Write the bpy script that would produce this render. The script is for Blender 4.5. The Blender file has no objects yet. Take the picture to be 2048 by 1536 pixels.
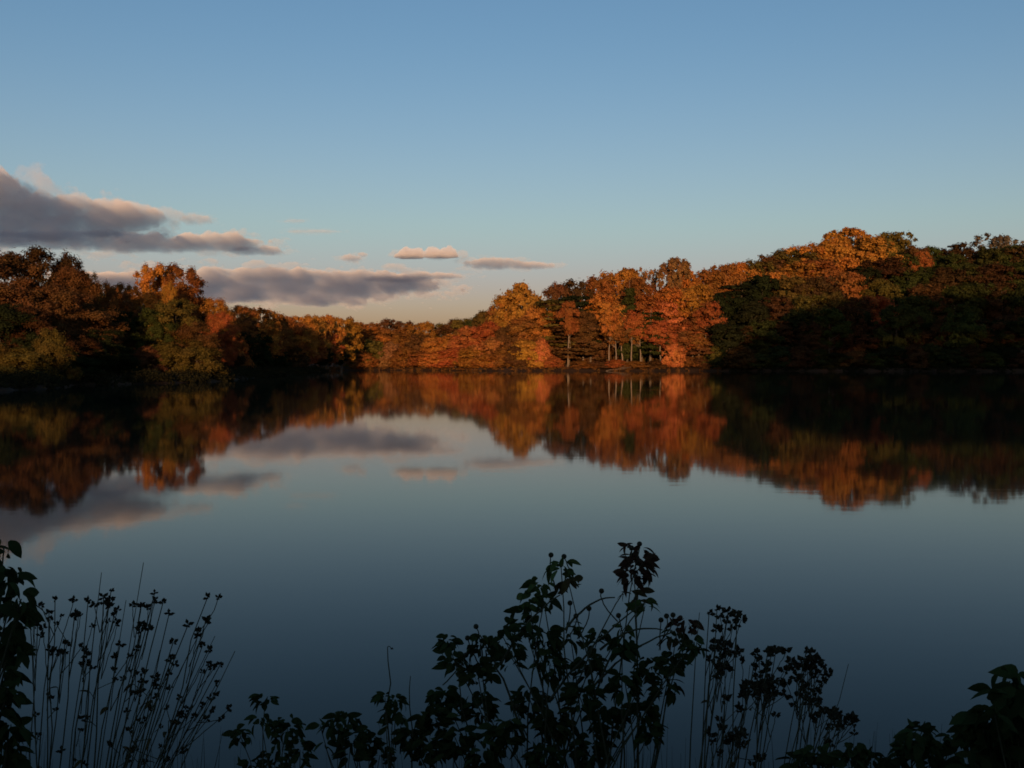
import bpy, math, random
import numpy as np
from mathutils import Vector, Euler, Matrix, noise as mnoise

S = bpy.context.scene
R = math.radians

# ------------------------------------------------------------------ camera
FPX = 2196.0                      # focal length in photograph pixels (2048 wide)
CAM_H = 2.5
TH = math.atan((768 - 727) / FPX)  # camera tilted slightly down
cam_d = bpy.data.cameras.new('camera')
cam = bpy.data.objects.new('camera', cam_d)
S.collection.objects.link(cam)
cam_d.sensor_width = 36.0
cam_d.lens = FPX / 2048 * 36.0
cam_d.clip_start = 0.05
cam_d.clip_end = 120000
cam.location = (0, 0, CAM_H)
cam.rotation_euler = (R(90) - TH, 0, 0)
S.camera = cam

# ------------------------------------------------------------------ sky and sun
SUN_EL = R(4.0)
SUN_TAN = math.tan(SUN_EL)
world = bpy.data.worlds.new('World')
S.world = world
world.use_nodes = True
wn = world.node_tree.nodes
wl = world.node_tree.links
wn.clear()
sky = wn.new('ShaderNodeTexSky')
sky.sky_type = 'NISHITA'
sky.sun_disc = False
sky.sun_elevation = SUN_EL
sky.sun_rotation = R(180)          # sun low behind the camera (-Y)
sky.altitude = 100
sky.air_density = 1.0
sky.dust_density = 1.1
sky.ozone_density = 1.9
bg = wn.new('ShaderNodeBackground')
bg.inputs['Strength'].default_value = 0.15
out = wn.new('ShaderNodeOutputWorld')
# overall tint, and a slightly rosier band of air low all round the horizon
wtc = wn.new('ShaderNodeTexCoord')
wsep = wn.new('ShaderNodeSeparateXYZ')
wl.new(wtc.outputs['Generated'], wsep.inputs[0])
wmix = wn.new('ShaderNodeValToRGB')
wmix.color_ramp.interpolation = 'EASE'
els = wmix.color_ramp.elements
els[0].position = 0.0; els[0].color = (1.06, 0.82, 1.4, 1)
els[1].position = 0.32; els[1].color = (1.01, 1.14, 1.33, 1)
for pos_, c_ in ((0.06, (1.22, 0.98, 1.42, 1)), (0.13, (1.25, 1.19, 1.34, 1))):
    e_ = els.new(pos_); e_.color = c_
wl.new(wsep.outputs['Z'], wmix.inputs['Fac'])
wmul = wn.new('ShaderNodeMix'); wmul.data_type = 'RGBA'; wmul.blend_type = 'MULTIPLY'
wmul.inputs['Factor'].default_value = 1.0
wl.new(sky.outputs[0], wmul.inputs['A']); wl.new(wmix.outputs['Color'], wmul.inputs['B'])
wl.new(wmul.outputs['Result'], bg.inputs['Color'])
wl.new(bg.outputs[0], out.inputs['Surface'])

sun_d = bpy.data.lights.new('sun', 'SUN')
sun = bpy.data.objects.new('sun', sun_d)
S.collection.objects.link(sun)
sun_d.energy = 4.7
sun_d.angle = R(0.5)
sun_d.color = (1.0, 0.56, 0.27)
# light travels toward +Y and slightly down
sun.rotation_euler = Vector((0.0, math.cos(SUN_EL), -math.sin(SUN_EL))).to_track_quat('-Z', 'Y').to_euler()

S.view_settings.view_transform = 'Standard'
S.view_settings.look = 'None'
S.view_settings.gamma = 1.0
S.view_settings.use_curve_mapping = False
S.view_settings.exposure = 0.0
S.render.film_transparent = False
S.cycles.max_bounces = 10
S.cycles.diffuse_bounces = 3
S.cycles.glossy_bounces = 3
S.cycles.transmission_bounces = 3
S.cycles.transparent_max_bounces = 8
S.cycles.volume_bounces = 8
S.cycles.use_denoising = True
S.cycles.pixel_filter_type = 'BLACKMAN_HARRIS'
S.cycles.filter_width = 1.7        # the phone lens is soft


def at(px, py, Y):
    """world point seen at photograph pixel (px, py), at forward distance Y"""
    u = (px - 1024) / FPX
    v = (768 - py) / FPX
    dy = math.cos(TH) + v * math.sin(TH)
    dz = v * math.cos(TH) - math.sin(TH)
    k = Y / dy
    return Vector((u * k, Y, CAM_H + dz * k))


# ------------------------------------------------------------------ helpers
def link(o):
    S.collection.objects.link(o)
    return o


def mesh_np(name, verts, faces_flat, nper, mat=None, smooth=False):
    """verts (n,3) array, faces (m,nper) int array"""
    me = bpy.data.meshes.new(name)
    verts = np.asarray(verts, np.float32)
    faces = np.asarray(faces_flat, np.int32)
    m = len(faces)
    me.vertices.add(len(verts))
    me.vertices.foreach_set('co', verts.ravel())
    me.loops.add(m * nper)
    me.loops.foreach_set('vertex_index', faces.ravel())
    me.polygons.add(m)
    me.polygons.foreach_set('loop_start', np.arange(0, m * nper, nper, dtype=np.int32))
    if smooth:
        me.polygons.foreach_set('use_smooth', np.ones(m, dtype=bool))
    me.update(calc_edges=True)
    if mat:
        me.materials.append(mat)
    return me


def obj(name, me, parent=None, **props):
    o = bpy.data.objects.new(name, me)
    link(o)
    if parent:
        o.parent = parent
    for k, v in props.items():
        o[k] = v
    return o


def empty(name, loc=(0, 0, 0), **props):
    o = bpy.data.objects.new(name, None)
    o.empty_display_size = 0.2
    link(o)
    o.location = loc
    for k, v in props.items():
        o[k] = v
    return o


def tube(points, radii, sides=6, cap=True):
    """tapered tube along points -> verts, quad faces (arrays)"""
    P = [Vector(p) for p in points]
    n = len(P)
    V, F = [], []
    for i in range(n):
        d = (P[min(i + 1, n - 1)] - P[max(i - 1, 0)])
        if d.length < 1e-6:
            d = Vector((0, 0, 1))
        d.normalize()
        a = Vector((1, 0, 0)) if abs(d.x) < 0.8 else Vector((0, 1, 0))
        x = d.cross(a).normalized()
        y = d.cross(x)
        for k in range(sides):
            t = 2 * math.pi * k / sides
            V.append(P[i] + (x * math.cos(t) + y * math.sin(t)) * radii[i])
    for i in range(n - 1):
        for k in range(sides):
            a, b = i * sides + k, i * sides + (k + 1) % sides
            F.append((a, b, b + sides, a + sides))
    return np.array([tuple(v) for v in V]), np.array(F)


class Geo:
    def __init__(self):
        self.V, self.F, self.n = [], [], 0

    def add(self, v, f):
        self.V.append(np.asarray(v, float))
        self.F.append(np.asarray(f, int) + self.n)
        self.n += len(v)

    def mesh(self, name, mat, smooth=False):
        return mesh_np(name, np.concatenate(self.V), np.concatenate(self.F), 4, mat, smooth)


# ------------------------------------------------------------------ materials
def new_mat(name):
    m = bpy.data.materials.new(name)
    m.use_nodes = True
    m.node_tree.nodes.clear()
    return m, m.node_tree.nodes, m.node_tree.links


def foliage_mat(name, trans=0.3, nscale=0.35, spread=0.5):
    m, n, l = new_mat(name)
    oi = n.new('ShaderNodeObjectInfo')
    geo = n.new('ShaderNodeNewGeometry')
    tc = n.new('ShaderNodeTexCoord')
    nz = n.new('ShaderNodeTexNoise')
    nz.noise_dimensions = '4D'
    nz.inputs['Scale'].default_value = nscale
    nz.inputs['Detail'].default_value = 2
    l.new(tc.outputs['Object'], nz.inputs['Vector'])
    mw = n.new('ShaderNodeMath'); mw.operation = 'MULTIPLY'; mw.inputs[1].default_value = 37.0
    l.new(oi.outputs['Random'], mw.inputs[0]); l.new(mw.outputs[0], nz.inputs['W'])
    # hue shift by noise and value by leaf
    mh = n.new('ShaderNodeMapRange')
    mh.inputs['From Min'].default_value = 0.3; mh.inputs['From Max'].default_value = 0.7
    mh.inputs['To Min'].default_value = 0.5 - 0.05 * spread; mh.inputs['To Max'].default_value = 0.5 + 0.05 * spread
    l.new(nz.outputs['Fac'], mh.inputs['Value'])
    mv = n.new('ShaderNodeMapRange')
    mv.inputs['To Min'].default_value = 0.75; mv.inputs['To Max'].default_value = 1.25
    l.new(geo.outputs['Random Per Island'], mv.inputs['Value'])
    hsv = n.new('ShaderNodeHueSaturation')
    l.new(mh.outputs[0], hsv.inputs['Hue']); l.new(mv.outputs[0], hsv.inputs['Value'])
    l.new(oi.outputs['Color'], hsv.inputs['Color'])
    d = n.new('ShaderNodeBsdfDiffuse'); t = n.new('ShaderNodeBsdfTranslucent')
    mx = n.new('ShaderNodeMixShader'); mx.inputs[0].default_value = trans
    l.new(hsv.outputs[0], d.inputs['Color']); l.new(hsv.outputs[0], t.inputs['Color'])
    l.new(d.outputs[0], mx.inputs[1]); l.new(t.outputs[0], mx.inputs[2])
    o = n.new('ShaderNodeOutputMaterial'); l.new(mx.outputs[0], o.inputs['Surface'])
    return m


def bark_mat(name, use_obj=True, col=(0.1, 0.08, 0.06)):
    m, n, l = new_mat(name)
    tc = n.new('ShaderNodeTexCoord')
    mp = n.new('ShaderNodeMapping'); mp.inputs['Scale'].default_value = (6, 6, 1.2)
    nz = n.new('ShaderNodeTexNoise'); nz.inputs['Scale'].default_value = 1.5; nz.inputs['Detail'].default_value = 5
    l.new(tc.outputs['Object'], mp.inputs[0]); l.new(mp.outputs[0], nz.inputs['Vector'])
    mr = n.new('ShaderNodeMapRange'); mr.inputs['To Min'].default_value = 0.5; mr.inputs['To Max'].default_value = 1.4
    l.new(nz.outputs['Fac'], mr.inputs['Value'])
    hsv = n.new('ShaderNodeHueSaturation'); l.new(mr.outputs[0], hsv.inputs['Value'])
    if use_obj:
        oi = n.new('ShaderNodeObjectInfo'); l.new(oi.outputs['Color'], hsv.inputs['Color'])
    else:
        hsv.inputs['Color'].default_value = (*col, 1)
    b = n.new('ShaderNodeBsdfPrincipled'); b.inputs['Roughness'].default_value = 0.9
    b.inputs['Specular IOR Level'].default_value = 0.15
    l.new(hsv.outputs[0], b.inputs['Base Color'])
    bp = n.new('ShaderNodeBump'); bp.inputs['Strength'].default_value = 0.6; bp.inputs['Distance'].default_value = 0.05
    l.new(nz.outputs['Fac'], bp.inputs['Height']); l.new(bp.outputs[0], b.inputs['Normal'])
    o = n.new('ShaderNodeOutputMaterial'); l.new(b.outputs[0], o.inputs['Surface'])
    return m


M_LEAF = foliage_mat('autumn_foliage', 0.38, 0.3, 0.2)
M_BARK = bark_mat('tree_bark')
M_SHRUBLEAF = foliage_mat('shrub_leaf', 0.2, 5.0, 0.8)
M_STEM = bark_mat('shrub_stem', False, (0.05, 0.055, 0.03))
M_SEED = bark_mat('seed_head', False, (0.045, 0.045, 0.025))

# ground: leaf litter over soil
M_GROUND, n, l = new_mat('leaf_litter_ground')
tc = n.new('ShaderNodeTexCoord')
nz1 = n.new('ShaderNodeTexNoise'); nz1.inputs['Scale'].default_value = 0.15; nz1.inputs['Detail'].default_value = 8
nz2 = n.new('ShaderNodeTexNoise'); nz2.inputs['Scale'].default_value = 4.0; nz2.inputs['Detail'].default_value = 6
l.new(tc.outputs['Object'], nz1.inputs['Vector']); l.new(tc.outputs['Object'], nz2.inputs['Vector'])
cr = n.new('ShaderNodeValToRGB')
cr.color_ramp.elements[0].position = 0.35; cr.color_ramp.elements[0].color = (0.018, 0.014, 0.009, 1)
cr.color_ramp.elements[1].position = 0.7; cr.color_ramp.elements[1].color = (0.08, 0.038, 0.016, 1)
mixf = n.new('ShaderNodeMath'); mixf.operation = 'ADD'
half = n.new('ShaderNodeMath'); half.operation = 'MULTIPLY'; half.inputs[1].default_value = 0.5
l.new(nz1.outputs['Fac'], mixf.inputs[0]); l.new(nz2.outputs['Fac'], mixf.inputs[1]); l.new(mixf.outputs[0], half.inputs[0])
l.new(half.outputs[0], cr.inputs[0])
b = n.new('ShaderNodeBsdfPrincipled'); b.inputs['Roughness'].default_value = 0.95; b.inputs['Specular IOR Level'].default_value = 0.1
l.new(cr.outputs[0], b.inputs['Base Color'])
bp = n.new('ShaderNodeBump'); bp.inputs['Strength'].default_value = 0.8; bp.inputs['Distance'].default_value = 0.1
l.new(nz2.outputs['Fac'], bp.inputs['Height']); l.new(bp.outputs[0], b.inputs['Normal'])
o = n.new('ShaderNodeOutputMaterial'); l.new(b.outputs[0], o.inputs['Surface'])

# water: dark lake with a nearly still surface
M_WATER, n, l = new_mat('still_lake_water')
tc = n.new('ShaderNodeTexCoord')
b = n.new('ShaderNodeBsdfPrincipled')
b.inputs['Base Color'].default_value = (0.005, 0.012, 0.009, 1)
b.inputs['IOR'].default_value = 1.127
b.inputs['Roughness'].default_value = 0.036
mp = n.new('ShaderNodeMapping'); mp.inputs['Scale'].default_value = (0.8, 2.2, 1)
w1 = n.new('ShaderNodeTexNoise'); w1.inputs['Scale'].default_value = 0.9; w1.inputs['Detail'].default_value = 3
w2 = n.new('ShaderNodeTexNoise'); w2.inputs['Scale'].default_value = 0.035; w2.inputs['Detail'].default_value = 2
l.new(tc.outputs['Object'], mp.inputs[0]); l.new(mp.outputs[0], w1.inputs['Vector']); l.new(tc.outputs['Object'], w2.inputs['Vector'])
ramp = n.new('ShaderNodeMapRange')
ramp.inputs['From Min'].default_value = 0.4; ramp.inputs['From Max'].default_value = 0.7
ramp.inputs['To Min'].default_value = 0.0003; ramp.inputs['To Max'].default_value = 0.0012
l.new(w2.outputs['Fac'], ramp.inputs['Value'])
bp = n.new('ShaderNodeBump'); bp.inputs['Strength'].default_value = 1.0
mp3 = n.new('ShaderNodeMapping'); mp3.inputs['Scale'].default_value = (0.014, 0.075, 1)
w3 = n.new('ShaderNodeTexNoise'); w3.inputs['Scale'].default_value = 1.0; w3.inputs['Detail'].default_value = 3
l.new(tc.outputs['Object'], mp3.inputs[0]); l.new(mp3.outputs[0], w3.inputs['Vector'])
r3 = n.new('ShaderNodeMapRange')       # cat's paws: thin streaks where a breath of wind ruffles the lake
r3.inputs['From Min'].default_value = 0.63; r3.inputs['From Max'].default_value = 0.74
r3.inputs['To Min'].default_value = 0.0; r3.inputs['To Max'].default_value = 0.012
l.new(w3.outputs['Fac'], r3.inputs['Value'])
ad3 = n.new('ShaderNodeMath'); l.new(ramp.outputs[0], ad3.inputs[0]); l.new(r3.outputs[0], ad3.inputs[1])
l.new(ad3.outputs[0], bp.inputs['Distance'])
l.new(w1.outputs['Fac'], bp.inputs['Height']); l.new(bp.outputs[0], b.inputs['Normal'])
o = n.new('ShaderNodeOutputMaterial'); l.new(b.outputs[0], o.inputs['Surface'])

# cloud
M_CLOUD, n, l = new_mat('cloud_vapour')
pv = n.new('ShaderNodeVolumePrincipled')
pv.inputs['Color'].default_value = (0.99, 0.99, 0.99, 1)
pv.inputs['Density'].default_value = 0.0034
pv.inputs['Anisotropy'].default_value = -0.15
o = n.new('ShaderNodeOutputMaterial'); l.new(pv.outputs[0], o.inputs['Volume'])
M_CLOUD2 = M_CLOUD.copy(); M_CLOUD2.name = 'dense_cloud_vapour'
M_CLOUD2.node_tree.nodes['Principled Volume'].inputs['Density'].default_value = 0.01
M_CLOUD3 = M_CLOUD.copy(); M_CLOUD3.name = 'pale_cloud_vapour'
M_CLOUD3.node_tree.nodes['Principled Volume'].inputs['Density'].default_value = 0.0026
M_VEIL = M_CLOUD.copy(); M_VEIL.name = 'thin_cloud_veil'
M_VEIL.node_tree.nodes['Principled Volume'].inputs['Density'].default_value = 0.0014

# ------------------------------------------------------------------ ground
LAKE = np.array([
    (-46.6, 100), (-62, 62), (-56, 22), (-30, 6.5), (-10, 4.5), (0, 4.3), (10, 4.5), (30, 6), (60, 3), (110, -10),
    (170, 30), (215, 120), (222, 220), (200, 310), (165, 345), (120, 350), (85, 356), (69, 362), (40, 366),
    (12, 366), (-2, 362), (-9, 364), (-14, 378), (-30, 392), (-50, 403), (-61, 401), (-59, 350), (-55, 300), (-50, 240),
    (-47, 200), (-41, 162), (-39.5, 150), (-44, 138), (-52, 126), (-47, 112)], float)


def lake_sd(x, y):
    """signed distance, positive on land"""
    x = np.atleast_1d(np.asarray(x, float)); y = np.atleast_1d(np.asarray(y, float))
    best = np.full(x.shape, 1e18); inside = np.zeros(x.shape, bool)
    for i in range(len(LAKE)):
        a, c = LAKE[i], LAKE[(i + 1) % len(LAKE)]
        ex, ey = c - a
        t = np.clip(((x - a[0]) * ex + (y - a[1]) * ey) / (ex * ex + ey * ey), 0, 1)
        d2 = (x - a[0] - t * ex) ** 2 + (y - a[1] - t * ey) ** 2
        best = np.minimum(best, d2)
        cond = ((a[1] > y) != (c[1] > y))
        with np.errstate(divide='ignore', invalid='ignore'):
            xi = a[0] + (y - a[1]) / (ey if ey != 0 else 1e-9) * ex
        inside ^= cond & (x < xi)
    d = np.sqrt(best)
    return np.where(inside, -d, d)


def sstep(t):
    t = np.clip(t, 0, 1)
    return t * t * (3 - 2 * t)


def ground_z(x, y):
    x = np.atleast_1d(np.asarray(x, float)); y = np.atleast_1d(np.asarray(y, float))
    s = lake_sd(x, y)
    s = s + np.where(y > 40, 0.9 * np.sin(x * 0.37 + 0.6) + 0.7 * np.sin(x * 0.93 + y * 0.41) + 0.5 * np.sin(y * 0.8 - x * 0.2), 0) * (np.abs(s) < 30)
    land = 0.9 * (1 - np.exp(-np.maximum(s, 0) / 1.6)) + 0.02 * np.minimum(np.maximum(s, 0), 60)
    bed = -1.8 * (1 - np.exp(np.minimum(s, 0) / 4))
    # ridge on the far right shore
    hx = 3 + 28 * sstep((x + 5) / 150)
    far = hx * sstep((y - 340) / 150) * sstep(np.maximum(s, 0) / 110)
    # wooded rise behind the photographer, higher to the right
    back = (6 + 32 * sstep((x - 60) / 70)) * sstep((-y - 5) / 60) * np.where(x < -20, sstep((x + 60) / 40), 1.0)
    left = 4 * sstep((-x - 60) / 120) * sstep((y - 60) / 60)
    bumps = 0.25 * np.sin(x * 0.31 + 1.7) * np.cos(y * 0.27) * sstep(s / 12)
    return np.where(s > 0, land + far + back + left + bumps, bed)


def axis(lo, hi, fine_lo, fine_hi, fine, mid_lo, mid_hi, mid):
    a = list(np.arange(fine_lo, fine_hi + 1e-6, fine))
    a += list(np.arange(fine_hi + mid, mid_hi + 1e-6, mid))
    a += list(np.arange(fine_lo - mid, mid_lo - 1e-6, -mid))
    v = mid_hi
    st = mid
    while v < hi:
        st *= 1.5; v += st; a.append(min(v, hi))
    v = mid_lo; st = mid
    while v > lo:
        st *= 1.5; v -= st; a.append(max(v, lo))
    return np.array(sorted(set(np.round(a, 4))))


gx = axis(-9000, 9000, -12, 12, 0.5, -200, 260, 4.0)
gy = axis(-9000, 30000, -4, 7, 0.35, -140, 560, 4.0)
GX, GY = np.meshgrid(gx, gy)
GZ = ground_z(GX.ravel(), GY.ravel())
nxg, nyg = len(gx), len(gy)
idx = np.arange(nxg * nyg).reshape(nyg, nxg)
F = np.stack([idx[:-1, :-1], idx[:-1, 1:], idx[1:, 1:], idx[1:, :-1]], -1).reshape(-1, 4)
gme = mesh_np('ground', np.stack([GX.ravel(), GY.ravel(), GZ], -1), F, 4, M_GROUND, True)
obj('ground', gme, kind='structure', label='leaf littered wooded land around the lake', category='ground')

wv = np.array([(-75, -15, 0), (232, -15, 0), (232, 412, 0), (-75, 412, 0)], float)
wme = mesh_np('water', wv, [(0, 1, 2, 3)], 4, M_WATER)
obj('water', wme, kind='structure', label='still dark lake mirroring trees and sky', category='water')

# ------------------------------------------------------------------ clouds
CLOUD_A = 1000.0


def cloud(label, lobes, T, seed, freq=(0.012, 0.03), amp=0.55, step=(5, 2.5), A=CLOUD_A, mat=None, parent=None):
    """flat-bottomed cloud; each lobe gives the spread of its base (centre and half sizes, photo pixels)"""
    x0 = min(c[0] - c[2] for c in lobes) - 40; x1 = max(c[0] + c[2] for c in lobes) + 40
    y0 = min(c[1] - c[3] for c in lobes) - 20; y1 = max(c[1] + c[3] for c in lobes) + 20
    xs = np.arange(x0, x1, step[0]); ys = np.arange(y0, min(y1, 690), step[1])
    nx, ny = len(xs), len(ys)
    Fv = np.zeros((ny, nx)); puff = np.zeros((ny, nx))
    for j, y in enumerate(ys):
        for i, x in enumerate(xs):
            f = -9
            for (cx, cy, hw, hh) in lobes:
                f = max(f, 1 - ((x - cx) / hw) ** 2 - ((y - cy) / hh) ** 2)
            q = mnoise.fractal(Vector((x * freq[0], y * freq[1], seed * 7.3)), 0.9, 2.1, 5)
            q2 = mnoise.fractal(Vector((x * freq[0] * 2.2, y * freq[1] * 1.6, seed * 3.1 + 9)), 0.8, 2.2, 4)
            q3 = mnoise.fractal(Vector((x * freq[0] * 4.1, y * freq[1] * 3.2, seed * 5.7)), 0.7, 2.1, 4)
            Fv[j, i] = f + amp * q + 0.28 * q3
            puff[j, i] = q2
    Fv[0, :] = Fv[-1, :] = -1; Fv[:, 0] = Fv[:, -1] = -1
    thick = T * np.sqrt(np.clip(Fv, 0, 1.2)) * (1 + 0.6 * np.clip(puff, -0.8, 1.2))
    pos = Fv > 0
    bot = np.zeros((ny, nx, 3)); top = np.zeros((ny, nx, 3))
    for j in range(ny):
        for i in range(nx):
            p = at(xs[i], ys[j], 1000.0)
            el = (p.z - CAM_H) / 1000.0
            Y = (A - CAM_H) / el
            X = p.x * Y / 1000.0
            bot[j, i] = (X, Y, A - 0.12 * thick[j, i])
            top[j, i] = (X, Y, A + 0.88 * thick[j, i])
    vid = {}; V = []

    def vert(j, i, k):
        key = (j, i, k if pos[j, i] else 0)
        if key not in vid:
            vid[key] = len(V)
            V.append(tuple(top[j, i] if (k and pos[j, i]) else bot[j, i]))
        return vid[key]
    F = []
    for j in range(ny - 1):
        for i in range(nx - 1):
            c = [(j, i), (j, i + 1), (j + 1, i + 1), (j + 1, i)]
            if any(pos[a] for a in c):
                F.append([vert(*a, 1) for a in c])
                F.append([vert(*a, 0) for a in reversed(c)])
    # drop cells whose corners are all merged
    F = [f for f in F]
    me = mesh_np('cloud', V, F, 4, mat or M_CLOUD, True)
    if parent:
        return obj('veil', me, parent)
    o = obj('cloud', me, label=label, category='cloud', group='evening clouds over the left bank', kind='thing')
    # torn, thin fringe around the body
    cloud('', [(cx, cy - 1, hw * 1.1 + 6, hh * 1.2 + 2.5) for (cx, cy, hw, hh) in lobes], T * 0.5, seed + 40, (freq[0] * 1.7, freq[1] * 1.9), 1.25, (step[0] * 0.8, step[1] * 0.7), A + 12, M_VEIL, o)
    return o


cloud('large grey cloud bank with a pale lit crest, highest at the frame edge',
      [(-60, 424, 200, 66), (70, 438, 170, 46), (220, 444, 120, 30), (-90, 375, 130, 44)], 115, 1, amp=0.65)
cloud('long mauve cloud streaming right under the large grey bank',
      [(250, 486, 220, 18), (400, 487, 135, 17), (40, 482, 180, 14)], 80, 2, (0.014, 0.04), 0.6)
cloud('small dark cloud tail ending in a pink tip left of centre',
      [(515, 504, 64, 8)], 45, 3, (0.02, 0.05), 0.5, (4, 1.5))
cloud('broad low slate-grey cloud sheet above the far bay',
      [(560, 574, 330, 34), (400, 572, 240, 32), (760, 570, 140, 22), (270, 560, 170, 14)], 80, 4, amp=0.6, mat=M_CLOUD3)
cloud('thin pink streak trailing off the low slate-grey sheet',
      [(860, 554, 80, 5), (790, 559, 60, 6)], 45, 5, (0.02, 0.05), 0.4, (4, 1.5))
cloud('small bright peach cloud lit all over near the middle',
      [(820, 514, 32, 3.5), (880, 513, 36, 3.5)], 120, 6, (0.02, 0.05), 0.3, (3, 1.2), mat=M_CLOUD2)
cloud('dark spindle-shaped cloud tapering toward the right ridge',
      [(985, 529, 62, 11), (1055, 533, 62, 5)], 50, 7, (0.02, 0.05), 0.4, (4, 1.5))
cloud('faint small pink puff beside the peach cloud',
      [(705, 518, 26, 5), (725, 511, 12, 4)], 35, 8, (0.03, 0.06), 0.6, (3, 1.2))
cloud('faint pink wisp alone in the open blue',
      [(390, 440, 40, 10)], 28, 9, (0.03, 0.06), 0.9, (3, 1.5))
cloud('upper of two hair-thin pink wisps', [(590, 443, 22, 3)], 14, 10, (0.03, 0.06), 0.5, (3, 1.0))
cloud('lower of two hair-thin pink wisps', [(625, 464, 55, 3.5)], 14, 11, (0.03, 0.06), 0.6, (3, 1.0))

# ------------------------------------------------------------------ tree kinds
rng = np.random.default_rng(11)


def unit(n, r):
    v = r.normal(size=(n, 3))
    return v / np.linalg.norm(v, axis=1)[:, None]


def leaf_cards(P, N, size, r):
    """one small four-sided leaf spray per point; size is the half length"""
    n = len(P)
    a = np.cross(N, unit(n, r)); a /= np.linalg.norm(a, axis=1)[:, None] + 1e-9
    c = np.cross(N, a)
    L = size * r.uniform(0.7, 1.35, n)[:, None]
    W = L * r.uniform(0.5, 0.8, n)[:, None]
    bend = N * L * r.uniform(-0.35, 0.1, n)[:, None]
    V = np.stack([P - a * L + bend, P - c * W, P + a * L + bend, P + c * W], 1).reshape(-1, 3)
    F = np.arange(n * 4).reshape(-1, 4)
    return V, F


PROFILES = {
    # kind: (height, crown radius, crown base, clumps, function of relative crown height -> relative radius)
    'round': (20.0, 6.6, 0.14, 105, lambda t: np.sin(np.pi * np.clip(0.13 + 0.80 * t, 0, 1)) ** 0.6),
    'tall': (22.0, 5.6, 0.33, 85, lambda t: np.sin(np.pi * np.clip(0.16 + 0.76 * t, 0, 1)) ** 0.6),
    'slim': (22.0, 4.6, 0.5, 60, lambda t: np.sin(np.pi * np.clip(0.16 + 0.76 * t, 0, 1)) ** 0.6),
    'low': (12.0, 5.6, 0.02, 100, lambda t: np.cos(np.pi / 2 * np.clip(t, 0, 1) ** 1.5) ** 0.7),
    'airy': (22.0, 5.2, 0.36, 95, lambda t: (0.35 + 0.75 * t) * np.cos(np.pi / 2 * np.clip((t - 0.6) / 0.42, 0, 1)) ** 0.5),
    'pine': (23.0, 5.0, 0.22, 60, lambda t: 1.0 - 0.72 * t),
    'cone': (20.0, 3.2, 0.08, 44, lambda t: 1.02 - 0.95 * t),
    'bare': (21.0, 4.6, 0.42, 30, lambda t: 0.4 + 0.6 * np.sin(np.pi * np.clip(0.1 + 0.75 * t, 0, 1))),
}


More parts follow.
